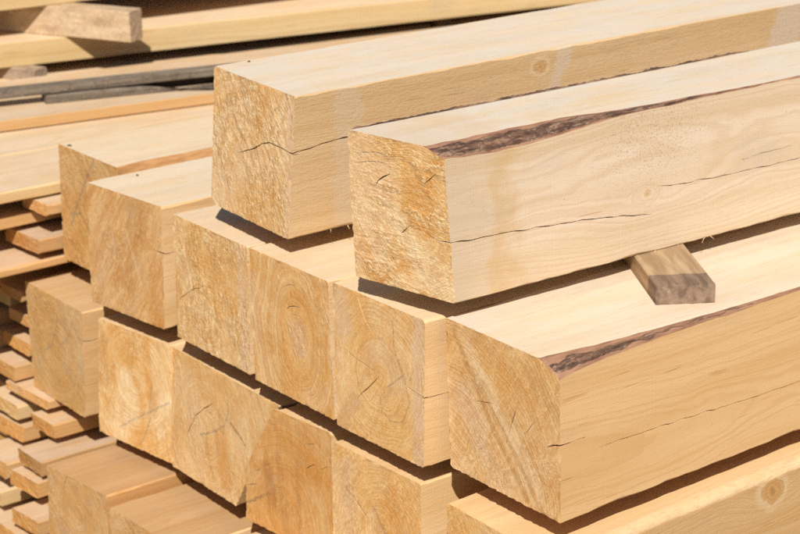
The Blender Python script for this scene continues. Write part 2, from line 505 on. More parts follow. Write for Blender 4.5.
def crack_cutter(bm, pts3, normal, width, depth, seed, open0=False, open1=False):
    """thin V-shaped wedge following a polyline on a face"""
    pts = [Vector(p) for p in pts3]
    n = Vector(normal).normalized()
    fine = []
    for a, b in zip(pts[:-1], pts[1:]):
        k = max(2, int((b - a).length / 0.006))
        for i in range(k):
            fine.append(a.lerp(b, i / k))
    fine.append(pts[-1])
    total = len(fine) - 1
    rows = []
    for i, p in enumerate(fine):
        d = (fine[min(total, i + 1)] - fine[max(0, i - 1)]).normalized()
        s = n.cross(d).normalized()
        f = i / total
        ds, de = (p - fine[0]).length, (p - fine[-1]).length
        tp = min(1.0, 1.0 if open0 else 0.15 + ds / 0.022, 1.0 if open1 else 0.15 + de / 0.022) * (0.85 + 0.45 * nz(i * 0.7, seed, 3.3))
        tp = max(0.12, tp)
        p = p + s * (0.0006 * nz(i * 0.35, seed, 9.1) + 0.00025 * nz(i * 1.7, seed, 1.7))
        h = width * 0.5 * tp
        dep = depth * max(0.35, tp)
        eps = 0.004
        ho = h * (1 + eps / dep)
        rows.append((bm.verts.new(p + n * eps + s * ho), bm.verts.new(p + n * eps - s * ho), bm.verts.new(p - n * dep + s * 0.004 * nz(seed, i * 0.3))))
    for r0, r1 in zip(rows[:-1], rows[1:]):
        for a in range(3):
            b = (a + 1) % 3
            bm.faces.new((r0[a], r0[b], r1[b], r1[a]))
    bm.faces.new((rows[0][2], rows[0][1], rows[0][0]))
    bm.faces.new(rows[-1])


def beam_mesh(name, sec, L, N=40, M=5, rings_n=34, disp=0.0010, cracks=(), angle=0.9, step=0.018):
    ts = [0, 0.0012, 0.003, 0.007, 0.013]
    while ts[-1] < 0.75:
        ts.append(ts[-1] + step)
    while ts[-1] < L - 0.2:
        ts.append(ts[-1] + 0.09)
    ts.append(L)
    verts, faces, slots = [], [], []
    loops, slotrow = [], None
    sd = sec.seed
    for it, t in enumerate(ts):
        pts, slot = sec.loop(t, N, M)
        slotrow = slot
        for (y, z) in pts:
            fr = 0.0
            if it < 2:
                fr = 0.0016 * nz(y * 160, z * 160, sd) + 0.0013 * nz(y * 420, z * 420, sd)
            verts.append((sec.x0(y, z) + t + fr, y, z))
        loops.append(len(pts))
    n = loops[0]
    for i in range(len(ts) - 1):
        for a in range(n):
            b = (a + 1) % n
            faces.append((i * n + a, (i + 1) * n + a, (i + 1) * n + b, i * n + b))
            slots.append(slotrow[a])
    base = [np.array(verts[a]) for a in range(n)]
    cen = np.mean(np.array(base), axis=0)
    ca, sa = math.cos(angle), math.sin(angle)
    prev = list(range(n))
    for k in range(1, rings_n):
        s = 1 - k / rings_n
        cur = []
        for a in range(n):
            p = cen + (base[a] - cen) * s
            y, z = p[1], p[2]
            al, ac = y * ca + z * sa, -y * sa + z * ca
            edge = min(1.0, (1 - s) * 12)
            dx = disp * (0.35 * nz(y * 40, z * 40, sd) + 0.45 * nz(y * 170, z * 170, sd + 4) + 0.15 * nz(al * 22, ac * 150, sd + 8) + 0.35 * nz(y * 330, z * 330, sd + 2))
            cur.append(len(verts))
            verts.append((sec.x0(y, z) + edge * dx, y, z))
        for a in range(n):
            b = (a + 1) % n
            faces.append((prev[a], prev[b], cur[b], cur[a]))
            slots.append(1)
        prev = cur
    c = len(verts)
    verts.append((sec.x0(cen[1], cen[2]), cen[1], cen[2]))
    for a in range(n):
        faces.append((prev[a], prev[(a + 1) % n], c))
        slots.append(1)
    last = (len(ts) - 1) * n
    c2 = len(verts)
    verts.append((verts[last][0], cen[1], cen[2]))
    for a in range(n):
        faces.append((last + (a + 1) % n, last + a, c2))
        slots.append(1)
    me = bpy.data.meshes.new(name)
    me.from_pydata([tuple(map(float, v)) for v in verts], [], faces)
    bm = bmesh.new()
    bm.from_mesh(me)
    bmesh.ops.recalc_face_normals(bm, faces=bm.faces)
    bm.to_mesh(me)
    bm.free()
    me.polygons.foreach_set('material_index', slots)
    if cracks:
        me = carve(me, sec, cracks)
    smooth(me)
    return me


SLOT = [bpy.data.materials.new('slot') for _ in range(4)]


def carve(me, sec, cracks):
    """real splits: wedges taken out of the wood"""
    cut = bpy.data.meshes.new('cut')
    bm = bmesh.new()
    for i, (face, pts, width, depth) in enumerate(cracks):
        if face == 'e':
            p3 = [(sec.x0(y, z), y, z) for y, z in pts]
            nrm = (-1, sec.pl[1], sec.pl[2])
        else:
            br, tr = sec.c['BR'], sec.c['TR']
            p3 = [(x, br[1] + (tr[1] - br[1]) * z / tr[2], z) for x, z in pts]
            nrm = (0, -1, (tr[1] - br[1]) / tr[2])
        if face == 'e':
            o0, o1 = pts[0][0] < 0 or pts[0][1] > 0.2, pts[-1][0] < 0
        else:
            o0, o1 = pts[0][0] < 0, False
        crack_cutter(bm, p3, nrm, width, depth, sec.seed + i * 1.37, o0, o1)
    bmesh.ops.recalc_face_normals(bm, faces=bm.faces)
    bm.to_mesh(cut)
    bm.free()
    a = bpy.data.objects.new('carve', me)
    b = bpy.data.objects.new('cutter', cut)
    COL.objects.link(a)
    COL.objects.link(b)
    for k in range(4):
        me.materials.append(SLOT[k])
        cut.materials.append(SLOT[k])
    md = a.modifiers.new('b', 'BOOLEAN')
    md.operation = 'DIFFERENCE'
    md.object = b
    md.solver = 'EXACT'
    md.use_self = True
    dg = bpy.context.evaluated_depsgraph_get()
    out = bpy.data.meshes.new_from_object(a.evaluated_get(dg))
    out.name = me.name
    ok = len(out.polygons) > 500
    keep = [p.material_index for p in (out if ok else me).polygons]
    bpy.data.objects.remove(a)
    bpy.data.objects.remove(b)
    res = out if ok else me
    if not ok:
        print('carve failed', me.name)
    res.materials.clear()
    res.polygons.foreach_set('material_index', keep)
    return res


def bark_strip(parent, sec, corner, t0, t1, lift, seed, mat, inset=0.10, thin=None):
    """rough bark clinging to a waney edge"""
    i = ORDER.index(corner)
    q = sec.c[corner][1:]
    p0 = sec.c[ORDER[i - 1]][1:]
    p1 = sec.c[ORDER[(i + 1) % 4]][1:]
    da = (p0 - q) / np.linalg.norm(p0 - q)
    db = (p1 - q) / np.linalg.norm(p1 - q)
    out = -(da + db)
    out = out / np.linalg.norm(out)
    nt_, nw = int((t1 - t0) / 0.0022), 14
    V, F = [], []
    for a in range(nt_ + 1):
        t = t0 + (t1 - t0) * a / nt_
        ca, cb = sec.cut(corner, t)
        A, B = q + da * ca, q + db * cb
        wid = np.linalg.norm(A - B)
        fade = 1.0 if thin is None else max(0.0, min(1.0, (thin - t) / 0.12 + 1))
        ins = inset + (1 - fade) * 0.24
        tail = min(1.0, (a + 0.5) / nt_ * 60, (1 - a / nt_) * 14 + 0.02)
        lo = ins * (1 + 0.9 * nz(t * 40, seed, 1)) + 0.05 * nz(t * 140, seed, 2)
        hi = 1 - ins * (1.6 - 0.8 * (1 - fade) + 1.4 * nz(t * 33, seed, 5)) + 0.06 * nz(t * 150, seed, 6)
        for b in range(nw + 1):
            f = lo + (hi - lo) * b / nw
            bell = (1 - abs(2 * b / nw - 1) ** 2.6)
            bul = sec.ch[corner].get('bulge', 0)
            pt = A + (B - A) * f + (q - (A + B) / 2) * bul * 4 * f * (1 - f)
            h = lift * (0.3 + 0.7 * fade) * (0.85 + 0.8 * nz(t * 38, f * wid * 110, seed) + 0.45 * nz(t * 150, f * wid * 210, seed + 3) + 0.18 * abs(nz(t * 420, f * wid * 420, seed + 7)))
            h = max(0.0004, h) * bell * min(1.0, tail) * min(1.0, wid / 0.008) - 0.0008 * (1 - bell) - (0.002 if tail < 0.05 else 0)
            pt = pt + out * h
            V.append((sec.x0(pt[0], pt[1]) + t + (0.0015 * nz(f * 9, seed) if a == 0 else 0), pt[0], pt[1]))
    for a in range(nt_):
        for b in range(nw):
            k = a * (nw + 1) + b
            F.append((k, k + 1, k + nw + 2, k + nw + 1))
    # under side, so the strip is a solid piece
    m0 = len(V)
    for a in (range(nt_ + 1)):
        t = t0 + (t1 - t0) * a / nt_
        for b in (0, nw):
            v = V[a * (nw + 1) + b]
            V.append((v[0], v[1] - out[0] * 0.003, v[2] - out[1] * 0.003))
    for a in range(nt_):
        k, k2 = a * (nw + 1), (a + 1) * (nw + 1)
        u, u2 = m0 + a * 2, m0 + a * 2 + 2
        F += [(k, k2, u2, u), (k + nw, u + 1, u2 + 1, k2 + nw), (u, u2, u2 + 1, u + 1)]
    F.append(tuple([m0, m0 + 1] + list(range(nw, -1, -1))))
    me = bpy.data.meshes.new('bark_strip')
    me.from_pydata([tuple(map(float, v)) for v in V], [], F)
    bm = bmesh.new()
    bm.from_mesh(me)
    bmesh.ops.recalc_face_normals(bm, faces=bm.faces)
    bm.to_mesh(me)
    bm.free()
    smooth(me, 50)
    return link('bark_strip', me, parent=parent, mats=[mat])


def splinters(parent, sec, spots, mat, seed):
    """loose slivers hanging from the lower arris, each a piece of its own"""
    for x, ln, ang, wd in spots:
        bm = bmesh.new()
        p = Vector((x, -0.0003, 0.0008))
        d = Vector((math.cos(ang), -0.25, math.sin(ang))).normalized()
        side = d.cross(Vector((0, 1, 0))).normalized()
        rows = []
        for i in range(6):
            f = i / 5
            c = p + d * ln * f + Vector((0, -0.12 * ln * f * f, -0.22 * ln * f * f))
            hw = wd * (1 - f) ** 0.7 + 0.00012
            rows.append([bm.verts.new(c + side * hw), bm.verts.new(c + Vector((0, -hw * 0.7, 0))), bm.verts.new(c - side * hw), bm.verts.new(c + Vector((0, hw * 0.7, 0)))])
        for r0, r1 in zip(rows[:-1], rows[1:]):
            for a in range(4):
                b = (a + 1) % 4
                bm.faces.new((r0[a], r0[b], r1[b], r1[a]))
        bm.faces.new(rows[-1])
        bm.faces.new(rows[0][::-1])
        bmesh.ops.recalc_face_normals(bm, faces=bm.faces)
        me = bpy.data.meshes.new('splinter')
        bm.to_mesh(me)
        bm.free()
        link('splinter', me, parent=parent, mats=[mat])


# ------------------------------------------------------------------ ground
def ground():
    N = NT('yard_dirt')
    n = N.noise(N.obj, 3, 5.0, 0.6)
    n2 = N.noise(N.obj, 40, 4.0, 0.6)
    c = N.mix(N.step(n, 0.35, 0.65), (0.16, 0.125, 0.09), (0.27, 0.215, 0.15))
    c = N.mix(N.math('MULTIPLY', N.step(n2, 0.5, 0.7), 0.5), c, (0.40, 0.30, 0.18))
    mt = N.finish(c, 0.95, N.bump(n2, 0.02, 0.6))
    me = bpy.data.meshes.new('ground')
    R = 150
    me.from_pydata([(-R, -R, 0), (R, -R, 0), (R, R, 0), (-R, R, 0)], [], [(0, 1, 2, 3)])
    o = link('ground', me, (0, 0, -0.475), mats=[mt])
    o['kind'] = 'structure'


ground()
BARK = bark_mat()
WANE_RED = wane_mat('bast_red', (0.37, 0.200, 0.115), (0.22, 0.105, 0.062), 1)
WANE_BARE = wane_mat('bare_wane', (0.50, 0.27, 0.11), (0.36, 0.17, 0.062), 2)
WANE_PALE = wane_mat('pale_wane', (0.66, 0.455, 0.25), (0.62, 0.41, 0.21), 3)
GREYBLUE = (0.185, 0.185, 0.18)
BROWN = (0.17, 0.105, 0.055)

# ------------------------------------------------------------------ the squared beams
G3, G2, G1, G0 = 'beams of the top layer', 'beams of the second layer', 'beams of the third layer', 'beams of the bottom layer'
SPEC = {
    '31': dict(o=(0.0112, 0.5626, 0.229), yaw=-0.0131, BR=(0.0, 0.0, 0.0), TR=(0.0038, -0.0059, 0.203), BL=(0.0106, 0.2164, 0.0), TL=(0.03, 0.2161, 0.203)),
    '32': dict(o=(-0.0051, 0.1957, 0.2355), yaw=-0.0249, BR=(0.0, 0.0, 0.0), TR=(-0.0208, -0.0005, 0.204), BL=(-0.0309, 0.1661, 0.0), TL=(-0.0514, 0.1558, 0.204)),
    '21': dict(o=(0.081, 1.1129, -0.0), yaw=-0.0163, BR=(0.0, 0.0, 0.0), TR=(0.0, 0.0, 0.1999), BL=(0.0026, 0.1909, 0.0), TL=(0.0017, 0.1914, 0.1999)),
    '22': dict(o=(0.017, 0.899, -0.0003), yaw=0.0052, BR=(0.0, 0.0, 0.0), TR=(0.0033, -0.0028, 0.1969), BL=(-0.0108, 0.1861, 0.0), TL=(-0.0123, 0.188, 0.1969)),
    '23': dict(o=(0.008, 0.6572, -0.0004), yaw=-0.0088, BR=(0.0, 0.0, 0.0), TR=(-0.005, 0.0006, 0.1959), BL=(0.0056, 0.2040, 0.0), TL=(0.006, 0.2030, 0.1959)),
    '24': dict(o=(-0.0094, 0.4416, 0.0001), yaw=-0.0070, BR=(0.0, 0.0, 0.0), TR=(-0.0013, 0.0063, 0.2011), BL=(0.0104, 0.1975, 0.0), TL=(0.0008, 0.1970, 0.2011)),
    '25': dict(o=(-0.0201, 0.2373, 0.0005), yaw=-0.0088, BR=(0.0, 0.0, 0.0), TR=(-0.0004, -0.0013, 0.2047), BL=(0.0028, 0.1890, 0.0), TL=(0.0028, 0.1965, 0.2047)),
    '26': dict(o=(-0.0015, -0.0016, 0.0011), yaw=0.0230, BR=(0.0, 0.0, 0.0), TR=(-0.0086, 0.0002, 0.2079), BL=(0.0169, 0.22, 0.0), TL=(0.0083, 0.2223, 0.2079)),
    '11': dict(o=(0.0322, 1.1641, -0.2329), yaw=-0.0084, BR=(0.0, 0.0, 0.0), TR=(-0.0094, -0.0129, 0.1904), BL=(0.0046, 0.1842, 0.0), TL=(0.0052, 0.189, 0.1904)),
    '12': dict(o=(0.0323, 0.9132, -0.2323), yaw=0.0154, BR=(0.0, 0.0, 0.0), TR=(0.0027, -0.002, 0.1981), BL=(-0.0122, 0.1887, 0.0), TL=(-0.0109, 0.1798, 0.1981)),
    '13': dict(o=(0.0200, 0.7184, -0.2325), yaw=-0.0118, BR=(0.0, 0.0, 0.0), TR=(0.0, -0.110, 0.1954), BL=(0.0044, 0.1895, 0.0), TL=(0.0196, 0.2010, 0.1954)),
    '14': dict(o=(0.0127, 0.4763, -0.2325), yaw=0.0116, BR=(0.0, 0.0, 0.0), TR=(0.0039, 0.0036, 0.1956), BL=(-0.0075, 0.1948, 0.0), TL=(-0.0089, 0.1937, 0.1956)),
    '15': dict(o=(-0.0106, 0.2537, -0.2321), yaw=-0.0081, BR=(0.0, 0.0, 0.0), TR=(0.002, 0.0032, 0.2), BL=(-0.0, 0.1915, 0.0), TL=(-0.0001, 0.1910, 0.2)),
    '16': dict(o=(-0.0352, -0.0182, -0.2321), yaw=0.0225, BR=(0.0, 0.0, 0.0), TR=(0.0, 0.0, 0.2), BL=(0.0172, 0.2067, 0.0), TL=(0.0196, 0.2077, 0.2)),
    '01': dict(o=(-0.0854, 0.9225, -0.4576), yaw=0.0080, BR=(0.0, 0.0, 0.0), TR=(0.0023, 0.0006, 0.1998), BL=(-0.0052, 0.1676, 0.0), TL=(-0.0065, 0.1657, 0.1998)),
    '02': dict(o=(-0.0920, 0.7080, -0.4700), yaw=-0.0031, BR=(0.0, 0.0, 0.0), TR=(0.0, 0.0, 0.2), BL=(0.0024, 0.2, 0.0), TL=(0.0028, 0.2003, 0.2)),
    '03': dict(o=(-0.10, 0.475, -0.4600), yaw=0.004, BR=(0.0, 0.0, 0.0), TR=(0.0, 0.0, 0.2), BL=(0.002, 0.2, 0.0), TL=(0.002, 0.2, 0.2)),
    '04': dict(o=(-0.11, 0.245, -0.4600), yaw=-0.004, BR=(0.0, 0.0, 0.0), TR=(0.0, 0.0, 0.2), BL=(0.002, 0.2, 0.0), TL=(0.002, 0.2, 0.2)),
    '05': dict(o=(-0.12, 0.005, -0.4600), yaw=0.006, BR=(0.0, 0.0, 0.0), TR=(0.0, 0.0, 0.2), BL=(0.002, 0.2, 0.0), TL=(0.002, 0.2, 0.2)),
}
CRACKS = {
    '31': [('e', [(0.1402, 0.0937), (0.099, 0.1073), (0.0777, 0.1192), (0.059, 0.1255), (0.0428, 0.1241), (0.0214, 0.1239), (-0.004, 0.1216)], 0.0024, 0.014),
           ('s', [(-0.003, 0.1222), (0.0244, 0.1245), (0.0459, 0.1273), (0.0727, 0.1299), (0.1225, 0.1324), (0.25, 0.136), (0.4, 0.137)], 0.0026, 0.016),
           ('e', [(0.10, 0.166), (0.085, 0.160)], 0.0017, 0.012), ('e', [(0.035, 0.185), (0.048, 0.172)], 0.0017, 0.012)],
    '32': [('e', [(0.1176, 0.1332), (0.1115, 0.1425), (0.1024, 0.1497), (0.09, 0.1574)], 0.0022, 0.020),
           ('e', [(0.0927, 0.0882), (0.0834, 0.082), (0.0788, 0.0789), (0.0641, 0.0928)], 0.0022, 0.020),
           ('e', [(0.0279, 0.0817), (0.0167, 0.0808), (0.0053, 0.0825), (-0.006, 0.0826)], 0.0020, 0.020),
           ('e', [(0.040, 0.150), (0.026, 0.160), (0.014, 0.172)], 0.0014, 0.012),
           ('e', [(0.150, 0.160), (0.118, 0.168), (0.088, 0.170)], 0.0011, 0.010),
           ('e', [(0.148, 0.175), (0.112, 0.181), (0.082, 0.180)], 0.0011, 0.010),
           ('e', [(0.120, 0.040), (0.108, 0.052)], 0.0011, 0.010), ('e', [(0.030, 0.110), (0.020, 0.128)], 0.0011, 0.012),
           ('s', [(-0.0075, 0.0816), (0.0317, 0.0798), (0.0731, 0.0784), (0.1584, 0.0734), (0.2469, 0.0668), (0.3018, 0.06), (0.3448, 0.0533)], 0.0019, 0.010),
           ('s', [(0.3522, 0.0912), (0.3787, 0.0878), (0.413, 0.0866), (0.511, 0.0836), (0.70, 0.0829)], 0.0016, 0.010),
           ('s', [(0.5137, 0.101), (0.5537, 0.1037), (0.5862, 0.104), (0.6149, 0.105)], 0.0010, 0.02)],
    '22': [('s', [(-0.0034, 0.1269), (0.0056, 0.1218), (0.0147, 0.1207), (0.0257, 0.1224), (0.2, 0.123)], 0.0018, 0.03)],
    '23': [('e', [(0.1986, 0.0573), (0.1832, 0.0712), (0.1651, 0.0842), (0.1445, 0.0945), (0.1216, 0.1024), (0.1021, 0.1046), (0.0857, 0.1044)], 0.0013, 0.006)],
    '24': [('e', [(0.1127, 0.1277), (0.1023, 0.1373), (0.0898, 0.143), (0.0776, 0.1449), (0.0681, 0.1432)], 0.0018, 0.006),
           ('e', [(0.1152, 0.1641), (0.1, 0.1719), (0.0853, 0.1744), (0.0663, 0.1715)], 0.0012, 0.005)],
    '25': [('e', [(0.1765, 0.1176), (0.141, 0.1094), (0.0952, 0.1018)], 0.0017, 0.020), ('e', [(0.093, 0.1017), (0.1149, 0.0802), (0.1438, 0.054)], 0.0017, 0.020),
           ('e', [(0.1399, 0.2002), (0.1335, 0.1851), (0.125, 0.1707), (0.1099, 0.1595), (0.0927, 0.1504)], 0.0017, 0.012),
           ('e', [(0.022, 0.136), (0.030, 0.112)], 0.0017, 0.012), ('e', [(0.055, 0.105), (0.020, 0.101), (-0.004, 0.0975)], 0.0017, 0.012),
           ('s', [(-0.0026, 0.0975), (0.0159, 0.0971), (0.0362, 0.0969), (0.2, 0.096)], 0.0016, 0.03)],
    '26': [('e', [(0.1215, 0.1964), (0.1243, 0.166), (0.1284, 0.124)], 0.0017, 0.020), ('e', [(0.162, 0.1118), (0.1457, 0.1157), (0.1276, 0.1202)], 0.0017, 0.015),
           ('e', [(0.081, 0.1354), (0.0903, 0.1094), (0.1049, 0.073)], 0.0018, 0.020), ('e', [(0.0476, 0.1222), (0.0672, 0.0981)], 0.0017, 0.015),
           ('e', [(0.0291, 0.0923), (0.012, 0.1009), (-0.0048, 0.1067)], 0.0022, 0.020), ('e', [(0.163, 0.045), (0.150, 0.050)], 0.0017, 0.012),
           ('s', [(-0.0033, 0.1047), (0.0208, 0.1046), (0.0452, 0.1046)], 0.0012, 0.02),
           ('s', [(0.0617, 0.0847), (0.11, 0.0835), (0.1557, 0.0826), (0.25, 0.0793), (0.3485, 0.0751), (0.55, 0.0710)], 0.0015, 0.010),
           ('s', [(-0.0051, 0.0575), (0.0138, 0.0569), (0.0259, 0.0574)], 0.0009, 0.015)],
    '11': [('s', [(-0.0081, 0.1398), (0.0071, 0.1371), (0.0224, 0.1379), (0.15, 0.138)], 0.0018, 0.03)],
    '12': [('e', [(0.0847, 0.203), (0.0884, 0.176), (0.0948, 0.1491), (0.099, 0.1174)], 0.0018, 0.020)],
    '13': [('e', [(0.1485, 0.0587), (0.1363, 0.0843), (0.1213, 0.1057), (0.0975, 0.1249), (0.0711, 0.1431)], 0.0017, 0.015)],
    '14': [('e', [(0.194, 0.0572), (0.1823, 0.0602), (0.1684, 0.0654)], 0.0027, 0.020), ('e', [(0.0626, 0.1205), (0.0516, 0.1285), (0.0408, 0.1366)], 0.0017, 0.015),
           ('e', [(0.0279, 0.1322), (0.0108, 0.1429)], 0.0019, 0.015), ('e', [(0.062, 0.160), (0.035, 0.170)], 0.0017, 0.010), ('e', [(0.17, 0.085), (0.158, 0.095)], 0.0024, 0.015)],
    '15': [('e', [(0.1497, 0.1314), (0.1276, 0.1182), (0.1014, 0.1051)], 0.0017, 0.015)],
    '01': [('e', [(0.1067, 0.199), (0.1164, 0.1826), (0.1191, 0.1661), (0.1148, 0.1501), (0.1018, 0.1371), (0.0865, 0.1197)], 0.0020, 0.015),
           ('e', [(0.1047, 0.198), (0.0916, 0.1975), (0.0759, 0.1872), (0.0634, 0.1707), (0.0593, 0.1515), (0.0641, 0.1239)], 0.0017, 0.015)],
}
CHAMFER = {
    '32': {'TR': dict(cut=([(0, 0.0105), (0.07, 0.0165), (0.12, 0.0152), (0.17, 0.0130), (0.24, 0.0075), (0.31, 0.0030), (0.45, 0.0020), (0.53, 0.0012), (3, 0.001)],
                           [(0, 0.030), (0.10, 0.032), (0.25, 0.030), (0.31, 0.015), (0.45, 0.010), (0.54, 0.003), (0.57, 0.0012), (3, 0.001)]), bulge=0.03),
           'TL': dict(cut=([(0, 0.005), (0.04, 0.006), (0.25, 0.006), (0.6, 0.005), (0.9, 0.002), (3, 0.002)],
                           [(0, 0.008), (0.05, 0.010), (0.25, 0.008), (0.6, 0.007), (0.9, 0.002), (3, 0.002)]), bulge=0.3)},
    '26': {'TR': dict(cut=([(0, 0.017), (0.03, 0.012), (0.06, 0.009), (0.17, 0.004), (0.30, 0.0025), (0.6, 0.002), (3, 0.002)],
                           [(0, 0.042), (0.05, 0.034), (0.10, 0.026), (0.20, 0.017), (0.32, 0.009), (0.46, 0.005), (0.8, 0.003), (3, 0.004)]), bulge=0.08)},
    '21': {'TR': dict(cut=([(0, 0.016), (0.1, 0.014), (0.3, 0.02), (3, 0.012)], [(0, 0.006), (0.05, 0.014), (0.3, 0.010), (3, 0.012)]), bulge=0.2)},
    '14': {'TL': dict(cut=([(0, 0.073), (3, 0.06)], [(0, 0.126), (3, 0.11)]), bulge=0.0)},
    '16': {'TR': dict(cut=([(0, 0.012), (3, 0.012)], [(0, 0.014), (3, 0.012)]), bulge=0.3)},
}
T_ = lambda *a: a
